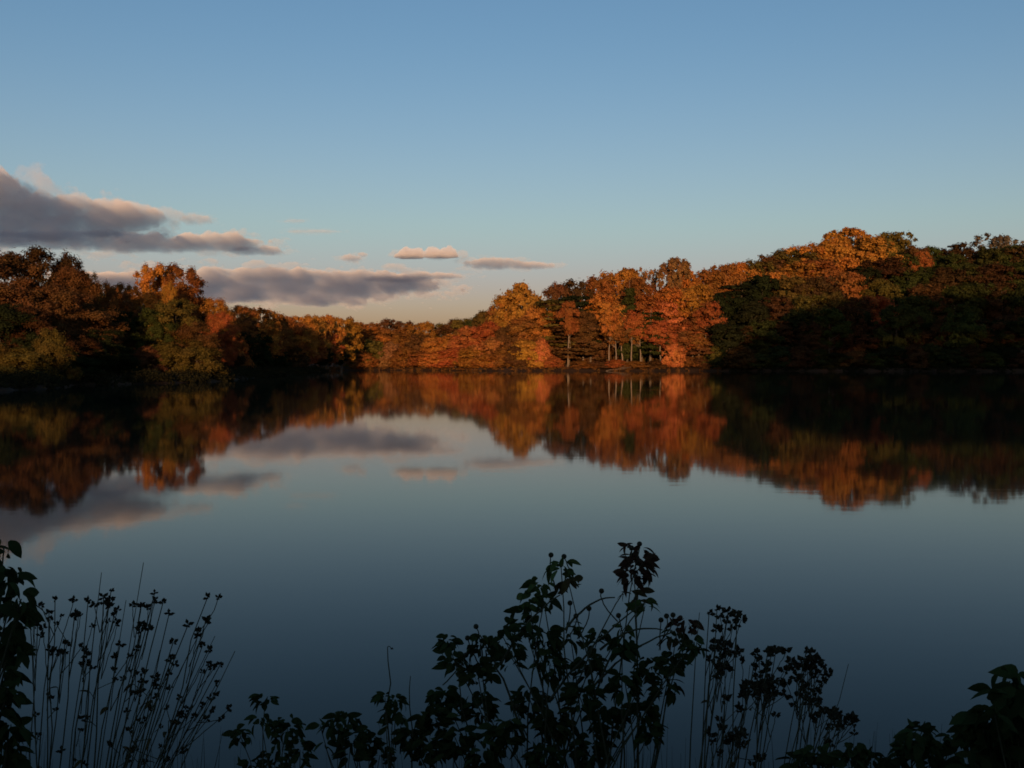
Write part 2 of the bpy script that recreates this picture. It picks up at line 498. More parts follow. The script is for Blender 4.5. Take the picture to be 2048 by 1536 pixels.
def make_proto(kind, seed, leaf, total):
    H, Rc, cb, nc, prof = PROFILES[kind]
    r = np.random.default_rng(seed * 101 + 7)
    # clump centres
    t = r.uniform(0.03, 0.97, nc)
    ang = r.uniform(0, 2 * np.pi, nc)
    if kind == 'pine':
        lay = 9
        t = (np.repeat(np.arange(lay), math.ceil(nc / lay))[:nc] + r.uniform(-0.18, 0.18, nc)) / (lay - 0.4)
        t = np.clip(t, 0, 0.99)
    rad = prof(t) * Rc * np.where(r.random(nc) < 0.72, r.uniform(0.62, 0.92, nc), r.uniform(0.1, 0.6, nc))
    # lobed outline so that no crown is a plain solid of revolution
    lob = 1 + 0.24 * np.sin(ang * 3 + seed) + 0.2 * np.sin(ang * 2 + seed * 2.3 + t * 6)
    stray = r.random(nc) < 0.12
    rad = rad * lob * np.where(stray, 1.28, 1.0)
    z = H * (cb + (1 - cb) * t * 0.93)
    C = np.stack([rad * np.cos(ang), rad * np.sin(ang), z], -1)
    cr = Rc * r.uniform(0.11, 0.32, nc) * (0.65 + 0.35 * prof(t)) * np.where(stray, 0.55, 1.0)
    sq = np.array([1, 1, 0.75])
    if kind == 'pine':
        sq = np.array([1.35, 1.35, 0.5])
    elif kind in ('airy', 'bare'):
        cr *= 0.8; sq = np.array([0.9, 0.9, 1.1])
    elif kind == 'low':
        sq = np.array([1.05, 1.05, 0.8])
    w = cr ** 2; w /= w.sum()
    cnt = np.maximum(12, (w * total).astype(int))
    Ps, Ns = [], []
    axis_c = np.array([0, 0, H * (cb + 0.45 * (1 - cb))])
    for k in range(nc):
        m = cnt[k]
        u = unit(m, r)
        rr = np.clip(np.abs(r.normal(0.62, 0.34, m)), 0.05, 1.55)
        wob = 1 + 0.3 * np.sin(u[:, :1] * 5 + k) * np.cos(u[:, 1:2] * 4 + 2 * k)
        p = C[k] + u * sq * cr[k] * rr[:, None] * wob
        p[:, 2] -= 0.12 * cr[k] * (np.linalg.norm(p[:, :2] - C[k][:2], axis=1) / cr[k]) ** 2
        ow = p - axis_c; ow /= np.linalg.norm(ow, axis=1)[:, None] + 1e-9
        nn = 0.6 * u + 0.5 * ow + 0.65 * unit(m, r) + np.array([0, 0, 0.2])
        nn /= np.linalg.norm(nn, axis=1)[:, None]
        Ps.append(p); Ns.append(nn)
    P = np.concatenate(Ps); N = np.concatenate(Ns)
    keep = P[:, 2] > 0.15
    V, F = leaf_cards(P[keep], N[keep], leaf, r)
    crown = mesh_np('crown', V, F, 4, M_LEAF)
    # trunk with limbs reaching the clumps
    g = Geo()
    top = {'airy': 0.72, 'bare': 0.8, 'pine': 0.97, 'cone': 0.97}.get(kind, 0.8) * H
    base_r = {'low': 0.2, 'cone': 0.22, 'pine': 0.3}.get(kind, 0.34)
    nz = 9
    bx = np.cumsum(r.normal(0, 0.14, nz)); by = np.cumsum(r.normal(0, 0.14, nz))
    bx -= bx[0]; by -= by[0]
    pts = [(bx[i], by[i], -0.6 + (top + 0.6) * i / (nz - 1)) for i in range(nz)]
    rd = [base_r * (1.35 if i == 0 else 1.0) * (1 - 0.86 * i / (nz - 1)) for i in range(nz)]
    g.add(*tube(pts, rd, 8))
    nl = {'airy': 40, 'bare': nc, 'pine': 26}.get(kind, 20)
    for k in r.permutation(nc)[:nl]:
        c = C[k]
        if kind in ('pine', 'cone'):
            z0 = min(c[2] + 0.2, top * 0.97)
        else:
            z0 = max(H * cb * 0.75, min(c[2] - 0.55 * np.hypot(c[0], c[1]) - 0.8, top * 0.93))
        f = (z0 + 0.6) / (top + 0.6) * (nz - 1); i = int(min(max(f, 0), nz - 1.001)); q = f - i
        s0 = np.array(pts[i]) * (1 - q) + np.array(pts[min(i + 1, nz - 1)]) * q
        r0 = (rd[i] * (1 - q) + rd[min(i + 1, nz - 1)] * q) * 0.55
        mid = s0 * 0.5 + c * 0.5 + np.array([0, 0, -0.25 + 0.1 * r.normal()]) + r.normal(0, 0.25, 3)
        g.add(*tube([s0, mid, c], [r0, r0 * 0.6, 0.03], 5))
        if kind in ('airy', 'bare'):
            for _ in range(4 if kind == 'airy' else 7):
                e = c + unit(1, r)[0] * cr[k] * np.array([1, 1, 1.2]) + np.array([0, 0, cr[k] * 0.5])
                g.add(*tube([mid * 0.3 + c * 0.7, (c + e) / 2 + r.normal(0, 0.1, 3), e], [0.05, 0.035, 0.012], 4))
    trunk = g.mesh('trunk', M_BARK, True)
    # measured outline of the crown, so that copies can be fitted
    zz = P[:, 2].max() + leaf * 0.5
    hw = np.percentile(np.abs(P[:, 0]), 97)
    return dict(kind=kind, trunk=trunk, crown=crown, H=float(zz), R=float(hw))


PROTO = {}
for kind, seeds, fine in [('round', (1, 2, 3, 23, 24, 25), 1), ('tall', (4, 5, 6), 1), ('slim', (18, 19, 20), 0), ('low', (7, 8, 17), 1), ('airy', (9, 10), 1),
                          ('pine', (11, 12), 1), ('cone', (13,), 0), ('bare', (14,), 1)]:
    tot = {'airy': 0.7, 'bare': 0.12, 'pine': 0.9}.get(kind, 1.0)
    PROTO[kind] = [make_proto(kind, s_, 0.34, int(14000 * tot)) for s_ in seeds]
    if fine:
        PROTO[kind + '_fine'] = [make_proto(kind, s_ + 30, 0.19, int(32000 * tot)) for s_ in seeds[:3]]

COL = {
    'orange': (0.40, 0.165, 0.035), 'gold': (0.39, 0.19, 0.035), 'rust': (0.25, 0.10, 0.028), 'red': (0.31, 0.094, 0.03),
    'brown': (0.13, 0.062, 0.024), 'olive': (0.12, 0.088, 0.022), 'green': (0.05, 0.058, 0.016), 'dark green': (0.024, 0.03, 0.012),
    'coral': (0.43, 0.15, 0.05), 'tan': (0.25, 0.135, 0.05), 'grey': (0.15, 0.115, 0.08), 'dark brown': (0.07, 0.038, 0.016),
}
SHAPE = {'round': 'broad round tree', 'tall': 'tall long-trunked tree', 'low': 'low spreading tree', 'slim': 'slender pale-trunked tree', 'airy': 'open thin-crowned tree',
         'pine': 'layered pine', 'cone': 'narrow pointed conifer', 'bare': 'nearly leafless tree'}
TREES = []   # (root, px, colour, kind, zone)
pr = random.Random(5)


def tree(px, top_py, hw_px, Y, kind, colour, zone, bark=None, fine=False):
    """a tree whose crown tops out at photo row top_py, standing on the ground at distance Y"""
    p = at(px, top_py, Y)
    gz = float(ground_z(p.x, Y)[0])
    if gz < 0.05:
        gz = 0.05
    h = p.z - gz
    hw = hw_px / FPX * Y
    pool = PROTO[kind + '_fine'] if (fine and kind + '_fine' in PROTO) else PROTO[kind]
    pt = pool[pr.randrange(len(pool))]
    name = 'pine_tree' if kind == 'pine' else ('conifer_tree' if kind == 'cone' else 'autumn_tree')
    root = empty(name, (p.x, Y, gz))
    sx = hw / pt['R'] * 1.22
    root.scale = (sx * pr.uniform(0.9, 1.12), sx * pr.uniform(0.9, 1.12), h / pt['H'])
    root.rotation_euler = (pr.gauss(0, 0.03), pr.gauss(0, 0.03), pr.uniform(0, 6.28))
    t = obj('trunk', pt['trunk'], root)
    c = obj('crown', pt['crown'], root)
    f = pr.uniform(0.82, 1.18)
    cc = COL[colour]
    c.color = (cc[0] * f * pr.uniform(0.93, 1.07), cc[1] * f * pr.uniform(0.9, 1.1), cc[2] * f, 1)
    bk = bark or pr.choice([(0.09, 0.07, 0.05), (0.13, 0.105, 0.08), (0.07, 0.055, 0.04)])
    t.color = (*bk, 1)
    TREES.append((root, px, colour, kind, zone))
    return root


# ---- left bank, near
L = 'left bank'  # dim light and gap shade partly put into the darker crown colours
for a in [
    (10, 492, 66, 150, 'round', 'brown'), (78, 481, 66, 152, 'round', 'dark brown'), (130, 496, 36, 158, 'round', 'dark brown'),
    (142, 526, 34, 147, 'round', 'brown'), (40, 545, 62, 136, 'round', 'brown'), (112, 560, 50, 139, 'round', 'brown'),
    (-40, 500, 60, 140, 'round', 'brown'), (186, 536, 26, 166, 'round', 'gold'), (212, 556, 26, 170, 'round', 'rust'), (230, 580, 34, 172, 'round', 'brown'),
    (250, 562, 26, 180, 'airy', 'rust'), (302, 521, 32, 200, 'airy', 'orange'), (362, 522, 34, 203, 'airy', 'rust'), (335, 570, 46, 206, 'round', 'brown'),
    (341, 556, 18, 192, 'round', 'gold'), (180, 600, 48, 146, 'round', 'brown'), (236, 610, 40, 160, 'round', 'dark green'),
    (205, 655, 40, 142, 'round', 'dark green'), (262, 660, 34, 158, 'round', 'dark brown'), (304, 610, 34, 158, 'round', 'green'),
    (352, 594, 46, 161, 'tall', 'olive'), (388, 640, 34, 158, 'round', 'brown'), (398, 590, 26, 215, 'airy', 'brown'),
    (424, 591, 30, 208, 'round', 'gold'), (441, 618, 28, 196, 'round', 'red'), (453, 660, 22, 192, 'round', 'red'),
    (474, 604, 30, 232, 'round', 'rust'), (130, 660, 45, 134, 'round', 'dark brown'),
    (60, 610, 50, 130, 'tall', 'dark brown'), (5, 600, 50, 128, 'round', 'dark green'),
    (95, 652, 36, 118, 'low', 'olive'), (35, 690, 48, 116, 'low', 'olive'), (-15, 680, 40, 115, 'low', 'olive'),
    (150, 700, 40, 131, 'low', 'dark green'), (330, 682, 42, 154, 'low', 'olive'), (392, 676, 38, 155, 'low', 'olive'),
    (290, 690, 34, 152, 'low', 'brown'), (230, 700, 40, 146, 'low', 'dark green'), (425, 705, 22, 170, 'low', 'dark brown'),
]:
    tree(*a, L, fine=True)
# ---- receding left shore
L2 = 'receding left shore'  # lower dark crowns have the cast shade put into their colour
for a in [
    (512, 610, 34, 262, 'round', 'gold'), (545, 622, 28, 285, 'round', 'rust'), (486, 632, 32, 246, 'round', 'brown'),
    (480, 660, 26, 222, 'round', 'dark green'), (505, 665, 28, 243, 'round', 'dark green'), (575, 629, 26, 318, 'round', 'rust'), (603, 628, 25, 335, 'round', 'orange'),
    (630, 627, 25, 350, 'round', 'gold'), (655, 626, 25, 365, 'round', 'orange'), (682, 631, 26, 385, 'round', 'gold'),
    (706, 640, 24, 410, 'round', 'rust'), (535, 652, 28, 272, 'round', 'rust'), (565, 655, 27, 300, 'round', 'rust'),
    (595, 655, 25, 322, 'round', 'orange'), (625, 660, 24, 345, 'round', 'rust'), (650, 660, 24, 362, 'round', 'red'),
    (550, 690, 28, 275, 'low', 'dark green'), (520, 695, 28, 252, 'low', 'dark green'), (583, 690, 26, 303, 'low', 'dark brown'),
    (612, 688, 22, 330, 'round', 'coral'), (640, 692, 22, 352, 'round', 'dark green'), (668, 690, 20, 380, 'round', 'dark green'),
    (490, 705, 24, 228, 'low', 'dark green'), (460, 700, 24, 205, 'low', 'dark brown'), (672, 664, 22, 392, 'round', 'rust'),
]:
    tree(*a, L2)
# ---- far bay
L3 = 'far bay'
for a in [
    (722, 645, 28, 440, 'round', 'orange'), (748, 643, 26, 455, 'round', 'rust'), (790, 636, 34, 485, 'round', 'brown'), (770, 652, 26, 450, 'round', 'rust'),
    (815, 645, 26, 462, 'round', 'rust'), (850, 641, 22, 442, 'round', 'gold'), (878, 645, 24, 452, 'round', 'olive'),
    (908, 636, 26, 446, 'round', 'brown'), (935, 634, 26, 440, 'round', 'olive'), (958, 625, 20, 432, 'round', 'green'),
    (972, 618, 22, 425, 'round', 'olive'), (996, 606, 24, 418, 'round', 'rust'), (702, 672, 26, 415, 'round', 'tan'), (738, 676, 34, 414, 'low', 'olive'),
    (782, 682, 25, 412, 'low', 'tan'), (760, 690, 24, 420, 'low', 'dark brown'), (812, 690, 28, 408, 'low', 'rust'),
    (808, 662, 26, 430, 'round', 'rust'), (840, 665, 26, 420, 'round', 'brown'), (868, 672, 28, 408, 'round', 'orange'),
    (845, 700, 26, 404, 'low', 'rust'), (880, 700, 28, 398, 'low', 'orange'), (905, 665, 28, 405, 'round', 'orange'),
    (940, 650, 30, 402, 'round', 'coral'), (975, 640, 26, 398, 'round', 'red'), (912, 694, 30, 394, 'low', 'red'),
    (948, 690, 34, 383, 'low', 'orange'), (985, 672, 30, 381, 'low', 'coral'), (725, 700, 24, 408, 'low', 'rust'), (765, 668, 26, 436, 'round', 'orange'),
    (972, 708, 26, 374, 'low', 'orange'), (1005, 690, 24, 376, 'low', 'rust'),
]:
    tree(*a, L3)
# ---- sunlit point in the middle
L4 = 'sunlit middle shore'
PALE = (0.13, 0.1, 0.072)
for a in [
    (1046, 560, 42, 404, 'round', 'gold'), (1020, 590, 26, 410, 'round', 'orange'), (1044, 632, 36, 388, 'round', 'rust'), (1072, 610, 30, 392, 'round', 'orange'),
    (1012, 650, 24, 384, 'round', 'brown'), (1052, 678, 32, 378, 'low', 'gold'), (1082, 676, 20, 376, 'low', 'coral'), (1030, 690, 22, 374, 'low', 'brown'),
    (1110, 562, 30, 418, 'round', 'brown'), (1145, 555, 40, 420, 'round', 'dark brown'), (1118, 598, 44, 394, 'pine', 'olive'),
    (1160, 590, 42, 398, 'pine', 'dark green'), (1135, 650, 40, 384, 'pine', 'brown'), (1192, 548, 32, 425, 'round', 'rust'), (1218, 536, 30, 430, 'round', 'orange'),
    (1250, 534, 30, 432, 'airy', 'orange'), (1205, 585, 34, 396, 'tall', 'orange'), (1232, 600, 26, 390, 'tall', 'orange'),
    (1180, 640, 30, 386, 'tall', 'brown'), (1256, 574, 18, 384, 'cone', 'green'), (1288, 552, 28, 402, 'tall', 'rust'), (1284, 585, 30, 388, 'tall', 'red'),
    (1300, 622, 26, 382, 'pine', 'green'), (1290, 532, 16, 442, 'bare', 'tan'), (1310, 536, 14, 444, 'bare', 'tan'), (1346, 513, 28, 432, 'airy', 'tan'),
    (1340, 570, 30, 392, 'tall', 'orange'), (1330, 600, 26, 386, 'tall', 'coral'), (1385, 566, 30, 396, 'tall', 'gold'), (1352, 640, 30, 380, 'round', 'red'),
    (1372, 535, 30, 438, 'round', 'orange'), (1405, 533, 34, 446, 'round', 'rust'), (1384, 635, 28, 381, 'tall', 'rust'), (1422, 600, 24, 380, 'tall', 'red'),
    (1446, 524, 32, 452, 'round', 'rust'), (1478, 521, 34, 455, 'round', 'orange'), (1412, 650, 30, 377, 'pine', 'brown'), (1346, 682, 20, 373, 'low', 'coral'),
    (1376, 712, 18, 372, 'low', 'rust'), (1430, 690, 20, 370, 'low', 'olive'), (1404, 714, 18, 371, 'low', 'brown'), (1232, 718, 20, 372, 'low', 'red'), (1105, 712, 20, 374, 'low', 'red'),
    (1165, 720, 20, 373, 'low', 'rust'), (1200, 722, 20, 372, 'low', 'brown'), (1268, 721, 20, 372, 'low', 'rust'), (1310, 720, 20, 372, 'low', 'brown'),
]:
    bark = PALE if (1110 < a[0] < 1440 and a[4] in ('tall', 'pine', 'cone')) else None
    tree(*a, L4, bark)
# slim pale trunks standing at the water's edge
for (px, top, Y, kind, col) in [(1136, 600, 380, 'slim', 'rust'), (1166, 620, 384, 'slim', 'brown'), (1218, 606, 378, 'slim', 'orange'), (1232, 640, 377, 'slim', 'rust'),
                                (1246, 625, 381, 'slim', 'brown'), (1262, 615, 380, 'slim', 'red'), (1281, 640, 379, 'slim', 'rust'), (1321, 640, 378, 'slim', 'red'), (1365, 655, 377, 'slim', 'brown'), (1398, 665, 375, 'slim', 'rust')]:
    tree(px, top, 19, Y + pr.uniform(-2, 3), kind, col, L4, (0.19, 0.145, 0.105))
# ---- right ridge
L5 = 'right-hand hillside'
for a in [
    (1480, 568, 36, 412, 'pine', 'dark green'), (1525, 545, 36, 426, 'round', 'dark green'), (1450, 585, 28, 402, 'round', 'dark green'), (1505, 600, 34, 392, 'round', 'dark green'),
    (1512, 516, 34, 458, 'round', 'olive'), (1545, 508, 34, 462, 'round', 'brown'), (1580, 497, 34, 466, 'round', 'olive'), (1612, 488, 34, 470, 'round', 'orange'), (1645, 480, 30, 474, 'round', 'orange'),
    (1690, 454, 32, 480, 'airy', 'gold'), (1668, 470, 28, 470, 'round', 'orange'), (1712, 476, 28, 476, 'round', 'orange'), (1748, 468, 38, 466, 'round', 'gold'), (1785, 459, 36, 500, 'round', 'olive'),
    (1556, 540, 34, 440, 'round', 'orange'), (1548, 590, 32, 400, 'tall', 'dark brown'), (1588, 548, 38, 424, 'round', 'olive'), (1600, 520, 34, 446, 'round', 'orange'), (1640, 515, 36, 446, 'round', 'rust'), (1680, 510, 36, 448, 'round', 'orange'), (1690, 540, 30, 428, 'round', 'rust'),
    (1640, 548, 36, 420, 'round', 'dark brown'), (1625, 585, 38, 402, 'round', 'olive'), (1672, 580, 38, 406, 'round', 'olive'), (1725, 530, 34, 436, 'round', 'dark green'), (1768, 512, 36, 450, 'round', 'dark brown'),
    (1800, 505, 34, 458, 'round', 'green'), (1832, 488, 28, 480, 'round', 'brown'), (1842, 500, 18, 470, 'round', 'red'), (1862, 490, 24, 486, 'round', 'green'), (1888, 493, 24, 488, 'round', 'dark brown'), (1924, 484, 22, 482, 'tall', 'dark brown'),  # from here rightward browner, greener crowns carry the dim light in their colour
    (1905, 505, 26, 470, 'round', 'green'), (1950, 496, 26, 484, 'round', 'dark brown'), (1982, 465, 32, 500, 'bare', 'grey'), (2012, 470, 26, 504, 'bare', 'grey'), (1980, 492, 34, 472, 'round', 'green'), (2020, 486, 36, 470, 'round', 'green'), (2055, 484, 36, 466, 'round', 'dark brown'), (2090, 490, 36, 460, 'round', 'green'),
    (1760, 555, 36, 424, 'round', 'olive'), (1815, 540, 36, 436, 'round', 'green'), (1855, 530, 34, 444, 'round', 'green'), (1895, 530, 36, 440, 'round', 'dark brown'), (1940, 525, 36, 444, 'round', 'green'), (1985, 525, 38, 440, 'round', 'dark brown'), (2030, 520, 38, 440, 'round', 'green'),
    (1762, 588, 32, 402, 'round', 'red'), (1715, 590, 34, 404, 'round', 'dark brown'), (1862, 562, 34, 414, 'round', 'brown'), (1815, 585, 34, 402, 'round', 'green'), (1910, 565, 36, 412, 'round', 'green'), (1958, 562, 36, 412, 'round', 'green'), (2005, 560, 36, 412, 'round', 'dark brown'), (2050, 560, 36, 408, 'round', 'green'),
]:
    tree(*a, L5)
# trees farther up, closing the gaps under the crowns in front
for i, px in enumerate(range(1440, 2100, 40)):
    sky_y = float(np.interp(px, [1440, 1500, 1600, 1690, 1790, 1850, 1950, 2100], [530, 520, 492, 475, 470, 494, 498, 492]))
    tree(px, sky_y + 10 + pr.uniform(0, 10), 34, 520 + pr.uniform(-8, 8), 'low', ['dark brown', 'olive', 'brown', 'green'][i % 4] if px < 1780 else ['dark brown', 'green'][i % 2], 'rear right ridge')  # right end uses darker crowns, dim light put into the colour
for i, px in enumerate(range(1100, 1440, 26)):
    tree(px, 672 + pr.uniform(-14, 16), 24, 398 + pr.uniform(-4, 8), 'low', ['brown', 'dark brown', 'rust', 'dark green'][i % 4], 'inner middle shore')
for i, px in enumerate(range(120, 500, 38)):
    sky_y = float(np.interp(px, [120, 165, 200, 250, 300, 380, 430, 500], [520, 560, 575, 585, 575, 585, 615, 630]))
    tree(px, sky_y + pr.uniform(8, 20), 34, 222 + pr.uniform(-5, 8), 'low', ['dark brown', 'dark green', 'brown'][i % 3] if px < 400 else ['brown', 'rust'][i % 2], 'rear left bank')
L6 = 'shaded right shore'  # crowns coloured dark too, so part of the shade is in the colour
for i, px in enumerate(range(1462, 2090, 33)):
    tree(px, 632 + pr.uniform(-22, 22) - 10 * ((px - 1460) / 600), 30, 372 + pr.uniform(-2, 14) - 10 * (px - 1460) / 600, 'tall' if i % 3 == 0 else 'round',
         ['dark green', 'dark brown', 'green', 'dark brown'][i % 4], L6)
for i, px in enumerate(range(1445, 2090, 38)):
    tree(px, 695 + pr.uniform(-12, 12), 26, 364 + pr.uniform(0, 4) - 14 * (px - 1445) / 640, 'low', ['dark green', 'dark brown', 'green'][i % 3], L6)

# labels: colour, shape, shore and the place among those alike
ORD = ['', 'first', 'second', 'third', 'fourth', 'fifth', 'sixth', 'seventh', 'eighth', 'ninth', 'tenth', 'eleventh', 'twelfth', 'thirteenth', 'fourteenth',
       'fifteenth', 'sixteenth', 'seventeenth', 'eighteenth', 'nineteenth', 'twentieth']
bykey = {}
for t in TREES:
    bykey.setdefault((t[2], t[3], t[4]), []).append(t)
for (colour, kind, zone), ts in bykey.items():
    ts.sort(key=lambda t: t[1])
    for i, t in enumerate(ts):
        where = 'round the far bay' if zone == L3 else 'on the ' + zone
        lb = f"{colour} {SHAPE[kind]} {where}"
        if len(ts) > 1:
            lb += f", {ORD[i + 1]} such from the left"
        t[0]['label'] = lb
        t[0]['category'] = 'tree'
        t[0]['group'] = 'trees ' + where

# ------------------------------------------------------------------ undergrowth along the shores, two masses
def undergrowth(label, want, color, dens, size, seed, depth, hmul=1.0):
    r = np.random.default_rng(seed)
    Ps, Ns = [], []
    nL = len(LAKE)
    for i in range(nL):
        a, c = LAKE[i], LAKE[(i + 1) % nL]
        if not want(a, c):
            continue
        d = c - a; ln = np.hypot(*d); d = d / ln
        out_n = np.array([d[1], -d[0]])
        if lake_sd(*((a + c) / 2 + out_n * 0.5))[0] < 0:
            out_n = -out_n
        for _ in range(int(ln * dens)):
            q = a + d * r.uniform(0, ln) + out_n * (abs(r.normal(0, depth)) - 2.2)
            gz = float(ground_z(q[0], q[1])[0])
            if gz < -0.1:
                continue
            hgt = r.uniform(0.3, 1.0) * (1.9 if r.random() < 0.25 else 1.0) * hmul
            m = 50
            u = unit(m, r); u[:, 2] = np.abs(u[:, 2])
            Ps.append(np.array([q[0], q[1], gz]) + u * np.array([hgt * 1.2, hgt * 1.2, hgt]) * r.uniform(0.3, 1, m)[:, None])
            nn = u + 0.5 * unit(m, r); Ns.append(nn / np.linalg.norm(nn, axis=1)[:, None])
    V, Fq = leaf_cards(np.concatenate(Ps), np.concatenate(Ns), size, r)
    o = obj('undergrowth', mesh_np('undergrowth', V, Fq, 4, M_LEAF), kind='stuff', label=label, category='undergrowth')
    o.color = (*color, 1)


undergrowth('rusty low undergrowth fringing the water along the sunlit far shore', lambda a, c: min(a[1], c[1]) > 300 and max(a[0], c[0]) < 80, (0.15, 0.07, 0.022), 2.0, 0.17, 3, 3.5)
undergrowth('shade-toned low undergrowth along the shaded right shore', lambda a, c: min(a[1], c[1]) > 300 and max(a[0], c[0]) >= 80 and max(a[0], c[0]) < 205, (0.022, 0.022, 0.011), 3.5, 0.17, 6, 3.5)  # dark copy of the rusty fringe, shade put into its colour
undergrowth('shade-toned weedy undergrowth along the water under the left bank trees', lambda a, c: min(a[1], c[1]) >= 60 and min(a[1], c[1]) <= 300 and a[0] < 0, (0.028, 0.026, 0.012), 7.0, 0.15, 4, 3.6, 1.1)  # added over the pale bank edge, shade put into its dark colour

# ------------------------------------------------------------------ the wood behind the photographer, whose shadow covers the near water
r = np.random.default_rng(8)
Ps, Ns = [], []


def shade_top(x):
    """height of the tree tops behind, across the lake's width"""
    return float(np.interp(x, [-90, -60, -38, -20, 0, 60, 70, 84, 100, 112, 135, 172, 260], [14, 14.5, 15, 19, 23, 27, 36, 44, 52, 58, 61, 61.5, 61]))


x = -90.0
while x < 230:
    x += r.uniform(2.0, 3.2)
    for row in range(3):
        yy = -58 - row * 7 + r.normal(0, 1.5)
        xx = x + r.normal(0, 1)
        gz = float(ground_z(xx, yy)[0])
        topz = shade_top(xx) + r.uniform(-2.0, 0.8)
        hh = max(topz - gz, 4)
        m = 360
        u = unit(m, r)
        sup = np.sign(u) * np.abs(u) ** np.array([1, 1, 0.55])     # blunt tops
        Ps.append(np.array([xx, yy, gz + hh * 0.52]) + sup * np.array([3.4, 3.4, hh * 0.48]) * r.uniform(0.6, 1, m)[:, None])
        Ns.append(u)
V, Fq = leaf_cards(np.concatenate(Ps), np.concatenate(Ns), 1.15, r)
wd = obj('near_shore_wood', mesh_np('near_shore_wood', V, Fq, 4, M_LEAF), kind='stuff', label='dense evening wood on the rise behind the viewer', category='wood')
wd.color = (0.10, 0.05, 0.02, 1)

# ------------------------------------------------------------------ fallen branch at the water's edge
g = Geo()
p0 = at(1212, 741, 365); p1 = at(1262, 738, 364.5)
pts = [p0.lerp(p1, k / 6) + Vector((0, 0, [0.0, 0.25, 0.2, 0.35, 0.3, 0.6, 0.75][k])) for k in range(7)]
for q in pts: q.z = max(q.z - p0.z, 0) + 0.06
g.add(*tube(pts, [0.12, 0.115, 0.1, 0.09, 0.075, 0.06, 0.04], 6))
g.add(*tube([pts[3], pts[3] + Vector((1.2, -0.4, 0.5)), pts[3] + Vector((2.4, -0.7, 0.55))], [0.1, 0.07, 0.03], 5))
g.add(*tube([pts[4], pts[4] + Vector((0.3, 0.3, 0.7)), pts[4] + Vector((0.9, 0.5, 1.3))], [0.07, 0.05, 0.02], 5))
lg = obj('fallen_branch', g.mesh('fallen_branch', M_BARK, True), label='pale fallen branch lying along the water edge of the sunlit shore', category='branch')
lg.color = (0.13, 0.1, 0.075, 1)

g = Geo()
q0 = at(945, 741.5, 372); q0.z = 0.15
for (dx0, dz0, dx1, dz1, ra, rb_) in [(0, 0.1, 5.5, 0.55, 0.45, 0.2), (1.5, 0.3, 3.5, 1.3, 0.16, 0.05), (3, 0.2, 7.5, 0.1, 0.2, 0.08)]:
    a_ = q0 + Vector((dx0, 0, dz0)); c_ = q0 + Vector((dx1, -1.2, dz1))
    g.add(*tube([a_, a_.lerp(c_, 0.5) + Vector((0, 0, 0.12)), c_], [ra, (ra + rb_) / 2, rb_], 7))
dl = obj('driftwood_log', g.mesh('driftwood_log', M_BARK, True), label='dark driftwood log under the coral and orange trees at the point', category='log')
dl.color = (0.03, 0.022, 0.016, 1)

# ------------------------------------------------------------------ near bank plants
pf = random.Random(21)


def leaf_mesh(curl, fold, n=5):
    V, F = [], []
    for i in range(n + 1):
        t = i / n
        w = 0.27 * math.sin(math.pi * min(t * 0.92 + 0.05, 1)) ** 0.8 * (1.15 - 0.35 * t)
        if i == n: w = 0.0
        y = t; z = -curl * t * t
        V += [(-w, y, z + fold * w), (0, y, z), (w, y, z + fold * w)]
    for i in range(n):
        a = i * 3
        F += [(a, a + 1, a + 4, a + 3), (a + 1, a + 2, a + 5, a + 4)]
    return mesh_np('leaf', V, F, 4, M_SHRUBLEAF, True)


LEAVES = [leaf_mesh(0.25, 0.35), leaf_mesh(0.55, 0.25), leaf_mesh(0.1, 0.5), leaf_mesh(0.8, 0.3)]


def seed_mesh(seed, n=9):
    rr = np.random.default_rng(seed); g = Geo()
    for u in unit(n, rr):
        u[2] = u[2] * 0.8 + 0.25
        a = np.cross(u, [0.3, 0.5, 0.8]); a /= np.linalg.norm(a); c = np.cross(u, a)
        b0, m, e = u * 0.05, u * 0.3, u * rr.uniform(0.42, 0.6)
        w = 0.16
        g.add([b0, m + a * w, e, m - a * w], [(0, 1, 2, 3)])
        g.add([b0, m + c * w, e, m - c * w], [(0, 1, 2, 3)])
    return g.mesh('seed_head', M_SEED)


SEEDS = [seed_mesh(k) for k in range(4)]
import bmesh
bm = bmesh.new(); bmesh.ops.create_icosphere(bm, subdivisions=2, radius=0.5)
BALL = bpy.data.meshes.new('seed_ball'); bm.to_mesh(BALL); bm.free(); BALL.materials.append(M_SEED)


def plant(name, px, Y, **props):
    p = at(px, 1500, Y)
    z = float(ground_z(p.x, Y)[0])
    return empty(name, (p.x, Y, z), **props)


def put(mesh, name, root, pos, size, rot=None, color=None):
    o = obj(name, mesh, root)
    o.location = Vector(pos) - root.location
    o.scale = size if isinstance(size, tuple) else (size,) * 3
    if rot is not None: o.rotation_euler = rot
    if color: o.color = (*color, 1)
    return o


def stalk(root, name, pts, r0, r1, sides=5):
    """smooth tapering stem through the given points"""
    P = []
    n = 10
    for i in range(n + 1):
        t = i / n
        a, b, c = (Vector(q) for q in pts)
        P.append(a * (1 - t) ** 2 + b * 2 * t * (1 - t) + c * t * t - root.location)
    jit = min(0.003, (P[-1] - P[0]).length * 0.006)
    for k in range(2, n):
        P[k] = P[k] + Vector((pf.gauss(0, 1), pf.gauss(0, 1), pf.gauss(0, 0.7))) * jit
    g = Geo(); g.add(*tube(P, [r0 + (r1 - r0) * i / n for i in range(n + 1)], sides))
    return obj(name, g.mesh(name, M_STEM, True), root)


